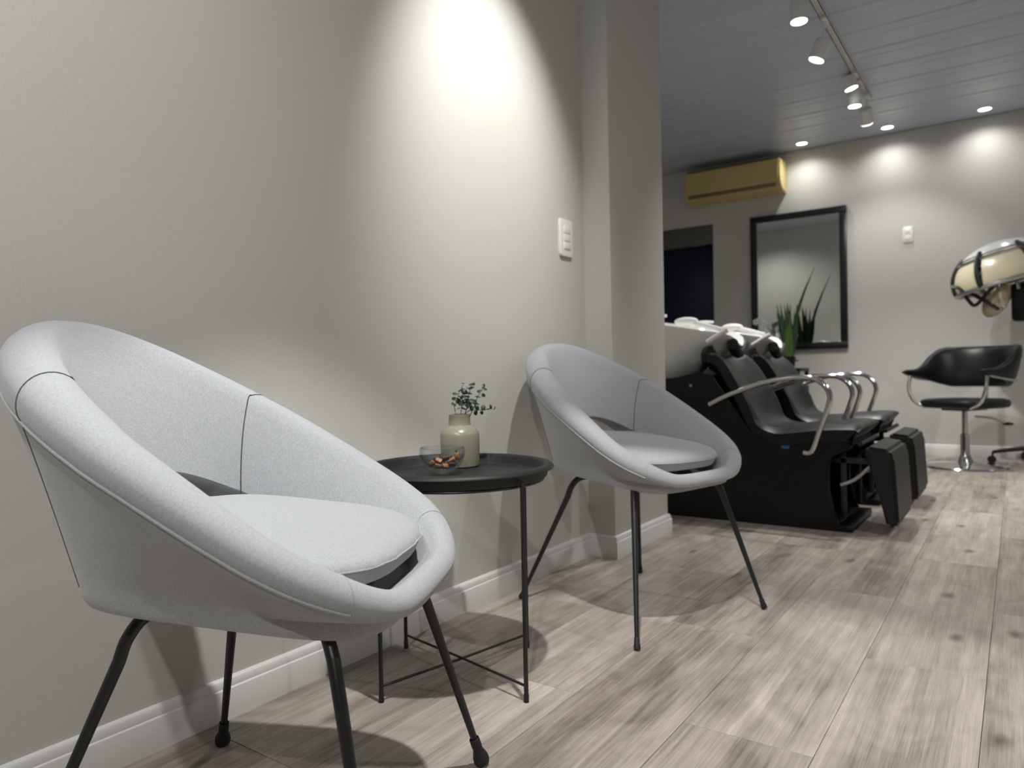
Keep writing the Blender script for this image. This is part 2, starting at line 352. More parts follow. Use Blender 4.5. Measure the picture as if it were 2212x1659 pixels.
def shell_profile(ph):
    Cc, r = rim(ph); B = bot(ph); out = Vector((math.cos(ph), math.sin(ph), 0)); up = Vector((0, 0, 1)); P = []
    cen = Vector((.02, 0, 0))
    P.append(Vector((B.x*.45, B.y*.45, B.z-.006))); P.append(Vector((B.x*.86, B.y*.86, B.z-.008))); P.append(Vector((B.x*.965, B.y*.965, B.z-.002)))
    P.append(Vector((B.x*.993, B.y*.993, B.z+.010)))
    Wp = Cc+out*(r*math.cos(WT))-up*(r*math.sin(WT)); B2 = Vector((B.x, B.y, B.z+.024))
    H = (Wp-B2).length; ctl = Wp+(-out*math.sin(WT)*.75-up*math.cos(WT))*(.36*H); ctl = ctl.lerp((Wp+B2)/2, .25)
    for k in range(8):
        t = k/8; P.append(B2*(1-t)**2+ctl*2*t*(1-t)+Wp*t*t)
    P.append(Wp)
    P.append(Cc+out*(r*math.cos(WT-.12)*.98)-up*(r*math.sin(WT-.12)*.98))
    a = -WT+.25; A1 = 2.35
    while a < A1:
        P.append(Cc+out*(r*math.cos(a))+up*(r*math.sin(a))); a += .22
    last = Cc+out*(r*math.cos(A1))+up*(r*math.sin(A1)); P.append(last)
    Q = Vector((B.x*.80, B.y*.82, B.z+.014)); L = (last-Q).length
    ctl = last+(-out*math.sin(A1)*1.-up*abs(math.cos(A1)))*(.30*L); ctl = ctl.lerp(Q+up*.35*L+out*.06*L, .5)
    for k in range(1, 10):
        t = k/9.5; P.append(last*(1-t)**2+ctl*2*t*(1-t)+Q*t*t)
    P.append(Q); P.append(Vector((Q.x*.9, Q.y*.9, Q.z-.005))); P.append(Vector((Q.x*.45, Q.y*.45, Q.z-.006)))
    return P
NPH = 144
def build_shell():
    bm = bmesh.new(); profs = [shell_profile(2*PI*i/NPH) for i in range(NPH)]; K = len(profs[0])
    V = [[bm.verts.new(profs[i][k]) for i in range(NPH)] for k in range(K)]
    for k in range(K-1):
        for i in range(NPH):
            j = (i+1) % NPH; bm.faces.new((V[k][i], V[k][j], V[k+1][j], V[k+1][i]))
    a = bm.verts.new((0, 0, PR['zbb']-.03)); b = bm.verts.new((0, 0, .42))
    a.co.z = sum(v.co.z for v in V[0])/NPH; b.co.z = sum(v.co.z for v in V[-1])/NPH
    for i in range(NPH):
        j = (i+1) % NPH; bm.faces.new((V[0][j], V[0][i], a)); bm.faces.new((V[-1][i], V[-1][j], b))
    bmesh.ops.recalc_face_normals(bm, faces=bm.faces)
    me = bpy.data.meshes.new('shell'); bm.to_mesh(me); bm.free(); me.materials.append(fabric); me.materials.append(fabric)
    # opening in the lower back: boolean with an arched cutter
    cb_ = bmesh.new(); pts = []
    n = 28; hw = .188
    for i in range(n+1):
        yy = -hw+2*hw*i/n; zz = .466+.117*max(0, 1-abs(yy/hw)**2.2)**.5; pts.append((yy, zz))
    ring = [(yy, zz) for yy, zz in pts]+[(hw*.6, .458), (-hw*.6, .458)]
    rings(cb_, [[(xx, yy, zz) for yy, zz in ring] for xx in (-.60, -.06)], True, True, True); bmesh.ops.recalc_face_normals(cb_, faces=cb_.faces)
    cm = bpy.data.meshes.new('cut'); cb_.to_mesh(cm); cb_.free(); co = bpy.data.objects.new('cut', cm); C.objects.link(co)
    so = bpy.data.objects.new('s', me); C.objects.link(so); md = so.modifiers.new('b', 'BOOLEAN'); md.operation = 'DIFFERENCE'; md.object = co; md.solver = 'EXACT'
    dg = bpy.context.evaluated_depsgraph_get(); ev = so.evaluated_get(dg); out = bpy.data.meshes.new_from_object(ev)
    bpy.data.objects.remove(so); bpy.data.objects.remove(co); bpy.data.meshes.remove(cm)
    return out
shell_me = build_shell()
def cushion_rings():
    rs = []; n = 96
    def outline(ph, s):
        c, s_ = math.cos(ph), math.sin(ph)
        e = 3.0 if c > 0 else 2.1; t = max(0, min(1, (c+.3)/.6)); e = 2.1+.95*t
        cx = math.copysign(abs(c)**(2/e), c); sy = math.copysign(abs(s_)**(2/e), s_)
        X = (.238*cx if c > 0 else .215*cx); Y = .205*sy*(1+.25*X)
        return X*s, Y*s
    prof = [(.30, -.028), (.80, -.028), (.93, -.027), (.965, -.023), (.985, -.010), (1.0, -.002), (1.0, .002), (.985, .008), (.955, .012), (.90, .016), (.78, .020), (.6, .022), (.4, .023), (.2, .023)]
    for s, z in prof:
        r = []
        for i in range(n):
            ph = 2*PI*i/n; X, Y = outline(ph, s); k = max(0, (s-.8)/.2)
            wv = .0018*k*math.sin(ph*23+math.sin(ph*5)*2)*(1 if 0 < z < .015 else .2)
            zz = z-.003*k*(.5+.5*math.sin(3*ph+1)) + .004*noise.noise(Vector((X*9, Y*9, s)))
            L = math.hypot(X, Y) or 1; r.append(Vector((X+X/L*wv, Y+Y/L*wv, .468+zz+(.238-X)*.112)))
        rs.append(r)
    return rs
def ring_tube(pts, r, n=6): return tube(bmesh.new(), pts, r, n, closed=True)
def make_lounge_chair(name, loc, rz, twist, feet, label, tips):
    root = empty(name, loc, rz); tag(root, label, 'chair', 'grey tub chairs along the wall')
    sh = obj('shell', shell_me, None, root)
    # welt along the rim pad
    wp = []; 
    for i in range(NPH):
        ph = 2*PI*i/NPH; Cc, r = rim(ph); out = Vector((math.cos(ph), math.sin(ph), 0)); wp.append(Cc+out*((r+.0002)*math.cos(WT-.05))-Vector((0, 0, 1))*((r+.0002)*math.sin(WT-.05)))
    obj('piping', tube(bmesh.new(), [wp[i] for i in range(17, NPH-16)], .0022, 6), fabric, sh)
    # seams: over the rim pad and down both faces
    for sd in (-1, 1):
        for deg, full in ((109 if sd > 0 else 122, 1), (41, 0)):
            K = len(shell_profile(1.)); cc = []
            for a_ in (range(4, K-3) if full else range(12, 28)):
                t_ = (a_-12)/(K-12-3) if a_ > 12 else 0; lo_ = (12-a_)/8 if a_ < 12 else 0
                dg = deg+(13*max(0, t_-.45)/.55 if sd > 0 else 4*t_)*full+((131-deg)*lo_ if full else 0)
                cc.append(shell_profile(sd*math.radians(dg))[a_])
            cc = smooth_path(cc, 3)
            o = obj('seam', tube(bmesh.new(), cc, .0011, 5), thread if full else fabric, sh)
    rs = cushion_rings(); bm = bmesh.new(); rings(bm, rs)
    Rt = Matrix.Rotation(twist, 4, 'Z'); bm.transform(Rt)
    cu = obj('seat_cushion', bm, fabric, root)
    e = [Rt @ (q+Vector((q.x, q.y, 0)).normalized()*.0006) for q in [a.lerp(b_, .5) for a, b_ in zip(rs[5], rs[6])]]
    obj('cushion_seam', ring_tube(e, .0016), fabric, cu)
    for (fx, fy) in feet:
        f = Vector((fx, fy, 0)); L = f.length; dr = f/L; fr = fx > 0
        if fr: path = [dr*.12+Vector((0, 0, .40)), dr*.20+Vector((0, 0, .399)), dr*.245+Vector((0, 0, .392)), dr*.268+Vector((0, 0, .365))]
        else: path = [dr*.06+Vector((0, 0, .402)), dr*.13+Vector((0, 0, .400)), dr*.172+Vector((0, 0, .392)), dr*.196+Vector((0, 0, .366)), dr*.208+Vector((0, 0, .335))]
        q = smooth_path(path, 6); end = f+Vector((0, 0, .012)); a = q[-1]
        n0 = len(q); q += [a.lerp(end, t) for t in (.15, .35, .6, .85, 1.)]
        z0 = .39; rad = [(.0092 if tips else .0098) if p.z > .33 else (.0058+.0034*(p.z/.33)) for p in q]
        lg = obj('leg', tube(bmesh.new(), q, rad, 16), black_steel, root)
        dn = (end-a).normalized(); b = bmesh.new()
        if tips: prof = [(-.046, .0080), (-.044, .0095), (-.028, .0098), (-.024, .0088), (-.018, .0105), (-.006, .0145), (.002, .0150), (.0075, .0135), (.0075, .004)]
        else: prof = [(-.020, .0068), (-.018, .0075), (-.006, .0078), (.0, .0092), (.0085, .0092), (.0095, .004)]
        pts = []
        lathe(b, [(r, z) for z, r in prof], 20)
        vs = b.verts
        qd = dn.to_track_quat('Z', 'Y').to_matrix().to_4x4()
        if tips:
            for v in vs:
                if v.co.z > .0: v.co.z = v.co.z
        b.transform(Matrix.Translation(end) @ qd)
        for v in b.verts: v.co.z = max(v.co.z, .0005)
        obj('foot_tip', b, rubber, lg)
    return root
make_lounge_chair('lounge_chair', (-.989, .716, 0), .456, 0, [(.296, .247), (-.234, .259), (.284, -.273), (-.246, -.26)],
    'grey fabric tub chair nearest the camera at the left edge', True)
make_lounge_chair('lounge_chair', (-1.007, 2.108, 0), -.243, -.10, [(.265, -.318), (.324, .213), (-.27, -.243), (-.192, .264)],
    'grey fabric tub chair beyond the side table, beside the wall column', False)
# ------------------------------------------------------------------ side table
TC = Vector((-1.131, 1.377, 0)); t = empty('side_table', TC); tag(t, 'round black metal tray table between the two grey chairs', 'table')
tray = obj('tray', lathe_close(bmesh.new(), [(0, .488), (.2, .488), (.2055, .4895), (.2095, .494), (.2145, .509), (.2185, .5145), (.2240, .5165), (.2320, .5145), (.2380, .5100), (.2392, .5070), (.2375, .5045), (.2300, .5035), (.2260, .5000), (.2225, .487), (.218, .4825), (.2, .482), (0, .482)], 96), tray_mat, t)
ldirs = [Vector((-.049, -.222, 0)), Vector((.226, -.047, 0)), Vector((.049, .222, 0)), Vector((-.226, .047, 0))]
for q in ldirs:
    lg = obj('leg', tube(bmesh.new(), [q+Vector((0, 0, .004)), q+Vector((0, 0, .25)), q+Vector((0, 0, .493))], .0052, 12), black_steel, t)
    obj('foot_cap', lathe(bmesh.new(), [(0, 0), (.0058, 0), (.006, .002), (.006, .018), (.0054, .019)], 14, q), rubber, lg)
for a, b_, dz in ((0, 2, .0), (1, 3, .004)):
    obj('crossbar', tube(bmesh.new(), [ldirs[a]+Vector((0, 0, .036)), Vector((0, 0, .034+dz)), ldirs[b_]+Vector((0, 0, .036))], .0032, 10), black_steel, t)
obj('support_ring', ring_tube([(.212*math.cos(a), .212*math.sin(a), .4785) for a in np.linspace(0, 2*PI, 64, endpoint=False)], .0035, 8), black_steel, t)
TZ = .4884
# vase
VC = Vector((-1.225, 1.509, TZ)); VS = 1.0
vprof = [(r_, z_*.965) for r_, z_ in [(0, .0), (.046, .0), (.0495, .003), (.0515, .02), (.0525, .06), (.0522, .088), (.049, .098), (.040, .107), (.0305, .114), (.0290, .121), (.0285, .140), (.0292, .1425), (.0288, .144), (.0262, .143), (.0260, .121), (.028, .112), (.045, .095), (.048, .085), (.047, .01), (0, .006)]]
v_ = obj('vase', lathe(bmesh.new(), vprof, 64), vase_mat, None, VC); tag(v_, 'beige ceramic bottle vase standing on the black tray table', 'vase')
# eucalyptus sprigs
lb = bmesh.new(); n = 10; cen = lb.verts.new((0, .5, -.05)); rg = []
for i in range(n):
    a = 2*PI*i/n; x = .40*math.sin(a); yy = .5-.5*math.cos(a); rg.append(lb.verts.new((x*(1-.25*max(0, yy-.6)), yy, .06*math.cos(2*a)+.03)))
for i in range(n): lb.faces.new((cen, rg[i], rg[(i+1) % n]))
ex = bmesh.ops.extrude_face_region(lb, geom=list(lb.faces)); [setattr(v, 'co', v.co+Vector((0, 0, .02))) for v in ex['geom'] if isinstance(v, bmesh.types.BMVert)]
bmesh.ops.recalc_face_normals(lb, faces=lb.faces); leaf_me = bpy.data.meshes.new('leaf'); lb.to_mesh(leaf_me); lb.free(); leaf_me.materials.append(leaf_mat)
leaf_me.polygons.foreach_set('use_smooth', [True]*len(leaf_me.polygons))
leaf_y = leaf_me.copy(); leaf_y.materials.clear(); leaf_y.materials.append(leaf_young)
mouth = VC+Vector((0, 0, .137)); MU, MV = 997., 898.
Dv = (mouth-CAMP).dot(Fv)
def vpix(u, v, dd=0.):
    return CAMP+ray(u, v)*((Dv+dd)/1.0)
def z5(x, y): return (760+x/4.366, 780+y/4.366)
SPR = [('leftmost eucalyptus sprig curving up in the beige vase', [(1000, 540), (975, 470), (968, 430), (990, 390), (1008, 310), (1050, 222)], .010,
        [(960, 410, 34), (1000, 450, 34), (965, 355, 32), (1000, 375, 46), (975, 310, 36), (1022, 278, 44), (1050, 213, 22), (1025, 340, 34)]),
       ('eucalyptus sprig standing at the centre of the beige vase', [(1040, 540), (1075, 470), (1092, 420), (1098, 350), (1112, 280), (1132, 230)], .0,
        [(1050, 400, 52), (1105, 425, 46), (1060, 450, 40), (1080, 340, 42), (1105, 310, 46), (1060, 290, 40), (1092, 255, 38), (1130, 255, 40), (1130, 225, 44), (1150, 215, 22), (1100, 385, 44)]),
       ('short leafy eucalyptus sprig behind the central one in the vase', [(1030, 540), (1030, 470), (1045, 400), (1040, 330), (1080, 260)], .018,
        [(1030, 400, 46), (1065, 365, 44), (1040, 345, 40), (1085, 415, 44), (1060, 320, 36), (1040, 440, 34), (1085, 290, 36), (1052, 268, 30)]),
       ('upright eucalyptus sprig on the right side of the vase', [(1100, 540), (1140, 460), (1168, 400), (1182, 345), (1212, 295), (1245, 240)], -.006,
        [(1140, 380, 50), (1175, 405, 46), (1190, 340, 46), (1205, 285, 40), (1240, 322, 28), (1250, 262, 38), (1245, 230, 26), (1170, 425, 40), (1110, 460, 36)]),
       ('low eucalyptus sprig drooping over the right rim of the vase', [(1110, 540), (1125, 490), (1165, 460), (1240, 462), (1300, 452), (1350, 450)], -.012,
        [(1168, 485, 36), (1240, 440, 36), (1225, 485, 26), (1285, 455, 40), (1310, 430, 28), (1350, 445, 28), (1130, 440, 34), (1180, 440, 34)])]
rnd = random.Random(5)
for si, (lab, pts, dd, lv) in enumerate(SPR):
    root = empty('eucalyptus_sprig', mouth); tag(root, lab, 'sprig', 'sprigs in the vase')
    wpts = [vpix(*z5(*q), dd*(.4 if k == 0 else 1))-mouth for k, q in enumerate(pts)]
    base = Vector((wpts[0].x*.6, wpts[0].y*.6, -.035)); wp = [base]+wpts[1:]
    for k, q in enumerate(wp[1:3]):
        h = Vector((q.x, q.y, 0))
        if q.z < .006 and h.length > .019: q.x *= .019/h.length; q.y *= .019/h.length
    obj('stem', tubem(wp, [.0011, .0011, .001, .001, .0008, .0006][:len(wp)], 6, 4), stem_mat, root)
    cent = smooth_path(wp, 8)
    for (lx, ly, ls) in lv:
        tip = vpix(*z5(lx, ly), dd+rnd.uniform(-.008, .008))-mouth
        near_ = min(cent, key=lambda q: (q-tip).length); s = ls/4.366/FPX*Dv*1.6
        dr = (tip-near_); dr = dr.normalized() if dr.length > .002 else Vector((rnd.uniform(-1, 1), rnd.uniform(-1, 1), .6)).normalized()
        yv = dr; zv = Vector((rnd.uniform(-.7, .7), rnd.uniform(-.7, .7), rnd.uniform(.3, 1)))+(-Fv)*rnd.uniform(.0, 1.2); xv = yv.cross(zv).normalized(); zv = xv.cross(yv)
        Mx = Matrix((xv*s, yv*s, zv*s)).transposed().to_4x4(); Mx.translation = tip-yv*s*.5
        o = bpy.data.objects.new('leaf', leaf_me); C.objects.link(o); o.parent = root; o.matrix_local = Mx
    if si == 0:
        for (lx, ly) in ((962, 490), (1040, 497)):
            o = bpy.data.objects.new('young_leaf', leaf_y); C.objects.link(o); o.parent = root; o['label'] = 'bright green young leaf'
            tip = vpix(*z5(lx, ly), -.016)-mouth; Mx = (Matrix.Rotation(.3, 4, 'X') @ Matrix.Scale(.0085, 4)); Mx.translation = tip; o.matrix_local = Mx
# glass bowl with toffees
BC = Vector((-1.173, 1.374, TZ)); R = .0575
wo = [(0, 0), (.017, 0), (.021, .0015), (.030, .006), (.042, .016), (.051, .029), (.0565, .044), (.0575, .054), (.0560, .062), (.0540, .0662)]
wi = [(.0528, .0652), (.0546, .0612), (.0561, .054), (.0551, .0446), (.0497, .0303), (.0410, .0178), (.0294, .0081), (.018, .0028), (0, .0014)]
io = [(0, .0125), (.0225, .0145), (.0365, .0212), (.0465, .0315), (.0528, .0430), (.0545, .052), (.0538, .0585), (.0522, .0645)]
ii = [(.0512, .0640), (.0526, .0580), (.0533, .052), (.0516, .0436), (.0453, .0325), (.0357, .0225), (.022, .0158), (0, .0140)]
def glass_part(prof):
    b = bmesh.new(); lathe(b, prof, 64); return b
gb = empty('glass_bowl', BC); obj('outer_wall', glass_part(wo+wi), glass, gb); obj('inner_wall', glass_part(io+[(.0524, .0660), (.0518, .0662)]+ii), glass, gb); tag(gb, 'small double-walled clear glass bowl holding toffees', 'bowl')
def toffee_at(u, v, d, rot, col, label, nm='toffee'):
    Dd = (BC-CAMP).dot(Fv)+d; p = CAMP+ray(760+u/4.366, 780+v/4.366)*Dd
    root = empty('toffee', p); root.rotation_euler = rot; tag(root, label, 'sweet', 'wrapped toffees in the glass bowl')
    obj('sweet_body', boxm((-.0085, -.0055, -.0045), (.0085, .0055, .0045), .0014, 2), col, root)
    b = bmesh.new(); box(b, (-.0093, -.0062, -.0052), (.0093, .0062, .0052), .0018, 2)
    for s_ in (-1, 1):
        prof = [(s_*.0093, .0035), (s_*.0108, .0016), (s_*.0125, .0022), (s_*.0155, .0062)]
        r_ = []
        for xx, ww in prof: r_.append([(xx, ww*math.cos(a)*1.0, ww*.45*math.sin(a*3)*.5+ww*.3*math.sin(a)) for a in np.linspace(0, 2*PI, 10, endpoint=False)])
        rings(b, r_)
    obj('wrapper', b, wrap, root)
TF = [(752, 968, -.006, (.2, -.9, .6), toffee, 'tan toffee at the left end of the pile in the bowl'),
      (820, 940, -.002, (.6, .3, .2), toffee, 'tan toffee lying on top of the left part of the pile'),
      (815, 990, -.014, (.1, .25, .65), toffee, 'long tan toffee lying flat at the front of the bowl'),
      (885, 992, -.012, (.9, .1, 1.2), toffee, 'small tan toffee at the bottom centre of the bowl'),
      (945, 935, -.004, (.5, -.5, .3), toffee, 'tan toffee on the right part of the pile'),
      (998, 895, .002, (.2, 1.25, .5), toffee, 'tan toffee standing on end against the right wall of the bowl'),
      (885, 915, .012, (.3, -.2, .8), toffee_dark, 'dark brown toffee at the back centre of the pile'),
      (950, 972, -.012, (.4, .1, .2), toffee_dark, 'dark brown toffee under the right tan one in the bowl')]
for a in TF: toffee_at(*a)
# ------------------------------------------------------------------ switch plates
def rounded_plate(b, cx, cz, hw, hh, x0, x1, r=.012, crown=.004):
    def ring(x, s):
        out = []
        for qx, qz, a0 in ((1, 1, 0), (-1, 1, 1), (-1, -1, 2), (1, -1, 3)):
            for k in range(5):
                a = (a0+k/4)*PI/2; out.append((x, cx+qx*(hw-r)*1+r*math.cos(a)*1-(1-s)*math.cos(a)*.004, cz+qz*(hh-r)+r*math.sin(a)-(1-s)*math.sin(a)*.004))
        return out
    rings(b, [ring(x0, 1), ring(x0+(x1-x0)*.6, 1), ring(x1-.0005, .6), ring(x1, 0)]); return b
sw = empty('light_switch', (WX, 2.403, 1.245)); tag(sw, 'white rocker light switch plate on the left wall beside the column', 'switch')
obj('cover_plate', rounded_plate(bmesh.new(), 0, 0, .045, .071, .0005, .011), plastic_white, sw)
for i, z in enumerate((.030, .0, -.030)):
    o = obj('rocker', boxm((.009, -.024, z-.0135), (.0142, .024, z+.0135), .0015), plastic_white, sw)
s2 = empty('wall_socket', (-.735, FY, 1.81)); tag(s2, 'small white switch plate on the far wall right of the mirror', 'switch')
obj('cover_plate', boxm((-.037, -.012, -.065), (.037, -.0005, .065), .004), plastic_white, s2)
for z in (.028, -.028): obj('rocker', boxm((-.018, -.016, z-.018), (.018, -.011, z+.018), .002), plastic_white, s2)
# ------------------------------------------------------------------ ceiling lights
for i, (x, y) in enumerate(FAR_DOWN):
    nm = ['left of the row, next to the air conditioner', 'second from the air conditioner in the row', 'third from the air conditioner in the row'][i] if i < 3 else 'out of sight to the right, number %s' % ['four', 'five', 'six'][i-3]
    if i >= 3: continue
    r = empty('downlight', (x, y, CZ)); tag(r, 'round ceiling downlight above the far wall, '+nm, 'light', 'downlights along the far wall')
    obj('trim_ring', lathe_close(bmesh.new(), [(.042, -.001), (.052, 0), (.052, -.006), (.049, -.009), (.043, -.007)], 32), plastic_white, r)
    obj('lens', lathe(bmesh.new(), [(0, -.003), (.0425, -.003), (.0425, -.0055), (0, -.0055)], 32), lens_mat, r)
OUT = ['fourth along the far wall, right of the picture', 'fifth along the far wall, right of the picture', 'sixth along the far wall, nearest the right wall', 'behind the camera on its right', 'over the open floor right of the picture', 'right of the picture near the far end', 'added as fill left of the column, over the first basin', 'added as fill left of the column, near the dark glass door']
for i, (x, y) in enumerate(FAR_DOWN[3:]+ROOM_DOWN+ANNEX_FILL):  # annex pair: invented fixtures for the fill lamps
    r = empty('downlight', (x, y, CZ)); tag(r, 'round ceiling downlight '+OUT[i], 'light', 'downlights outside the picture')
    obj('trim_ring', lathe_close(bmesh.new(), [(.042, -.001), (.052, 0), (.052, -.006), (.049, -.009), (.043, -.007)], 32), plastic_white, r)
    obj('lens', lathe(bmesh.new(), [(0, -.003), (.0425, -.003), (.0425, -.0055), (0, -.0055)], 32), lens_mat, r)
TX = -.858
tr = empty('ceiling_track', (TX, 3.3, CZ)); tag(tr, 'long white lighting track fixed along the ceiling', 'track')
bm = bmesh.new()
for lo, hi in (((-.018, -4.2, -.020), (-.013, 2.46, 0)), ((.013, -4.2, -.020), (.018, 2.46, 0)), ((-.013, -4.2, -.004), (.013, 2.46, 0)), ((-.018, -4.2, -.020), (-.009, 2.46, -.017)), ((.009, -4.2, -.020), (.018, 2.46, -.017))): box(bm, lo, hi)
obj('rail', bm, plastic_white, tr)
obj('end_cap', boxm((-.020, 2.455, -.022), (.020, 2.475, -.0), .003), plastic_white, tr)
HL = ['white track spotlight nearest the top edge of the picture', 'tilted white track spotlight, second along the track', 'white track spotlight tilted towards the right, third along the track', 'white track spotlight hanging straight down, fourth along the track', 'dim white track spotlight at the far end of the track']
for i, (p, a, pw, sz, bl) in enumerate(HEADS):
    p = Vector(p); dr = (Vector(a)-p).normalized(); top = Vector((TX, p.y-dr.y*.05, CZ-.020))
    r = empty('track_spotlight', (TX, top.y, CZ-.020))
    if i >= 3: tag(r, HL[i-3], 'light', 'spotlights on the track')
    else: tag(r, ['white track spotlight above the side table, above the picture', 'white track spotlight aimed at the left wall, above the picture', 'white track spotlight behind the camera, aimed at the left wall'][i], 'light', 'spotlights on the track')
    L = .10; dist = (p-dr*.06-top).length
    if top.z-p.z < .12: L = .075
    b = bmesh.new(); lathe(b, [(0, -.0), (.040, -.0), (.043, -.003), (.043, -L), (.038, -L-.008), (0, -L-.010)], 28)
    for f in b.verts: pass
    q = dr.to_track_quat('Z', 'Y').to_matrix().to_4x4(); b.transform(Matrix.Translation(p-Vector(r.location)) @ q)
    hd = obj('lamp_head', b, plastic_white, r)
    b = bmesh.new(); lathe(b, [(0, .0008), (.0385, .0008), (.0385, .003), (0, .003)], 28); b.transform(Matrix.Translation(p-Vector(r.location)) @ q); obj('lens', b, lens_mat, hd)
    b = bmesh.new(); tube(b, [(0, 0, 0), (0, 0, -.012), (p-dr*(L*.7))-Vector(r.location)], .006, 8); obj('arm', b, plastic_white, r)
    obj('adapter', boxm((-.016, -.045, -.004), (.016, .045, .012), .003), plastic_white, r)
# ------------------------------------------------------------------ air conditioner
ac = empty('air_conditioner', (-2.13, FY, 2.30)); tag(ac, 'yellowed wall air conditioner under the ceiling beside the downlights', 'air conditioner')
prof = [(-.0, .0), (-.10, -.0), (-.175, .02), (-.215, .07), (-.22, .12), (-.22, .255), (-.20, .275), (0, .285)]
bm = bmesh.new(); rings(bm, [[(x, y, z) for y, z in prof] for x in (-.44, .44)], True, True, True); bmesh.ops.bevel(bm, geom=[e for e in bm.edges if abs(e.verts[0].co.x-e.verts[1].co.x) < 1e-5], offset=.01, segments=2, affect='EDGES')
obj('body', bm, ac_mat, ac)
bm = bmesh.new(); prism(bm, [(-.42, .085), (.42, .085), (.42, .262), (-.42, .262)], -.226, -.218, .003); obj('front_panel', bm, ac_mat, ac)
bm = bmesh.new(); box(bm, (-.40, -.205, .028), (.40, -.196, .062), .003); bm.transform(Matrix.Translation((0, -.012, 0)))
obj('louvre', bm, ac_dark, ac)
bm = bmesh.new()
obj('top_grille', boxm((-.42, -.19, .283), (.42, -.03, .290), .002), ac_dark, ac)
# ------------------------------------------------------------------ mirror
mx0, mx1, mz0, mz1 = -2.013, -1.195, .893, 2.118
mr = empty('wall_mirror', ((mx0+mx1)/2, FY, mz0)); tag(mr, 'large black framed rectangular mirror hanging on the far wall', 'mirror')
hw = (mx1-mx0)/2; hh = mz1-mz0; fw = .058
obj('mirror_glass', boxm((-hw+.02, -.022, .02), (hw-.02, -.014, hh-.02)), mirror_mat, mr, smooth=False)
for lo, hi in (((-hw, -.035, 0), (hw, -.001, fw)), ((-hw, -.035, hh-fw), (hw, -.001, hh)), ((-hw, -.035, fw), (-hw+fw, -.001, hh-fw)), ((hw-fw, -.035, fw), (hw, -.001, hh-fw))):
    obj('frame_rail', boxm(lo, hi, .004), dark_frame, mr)
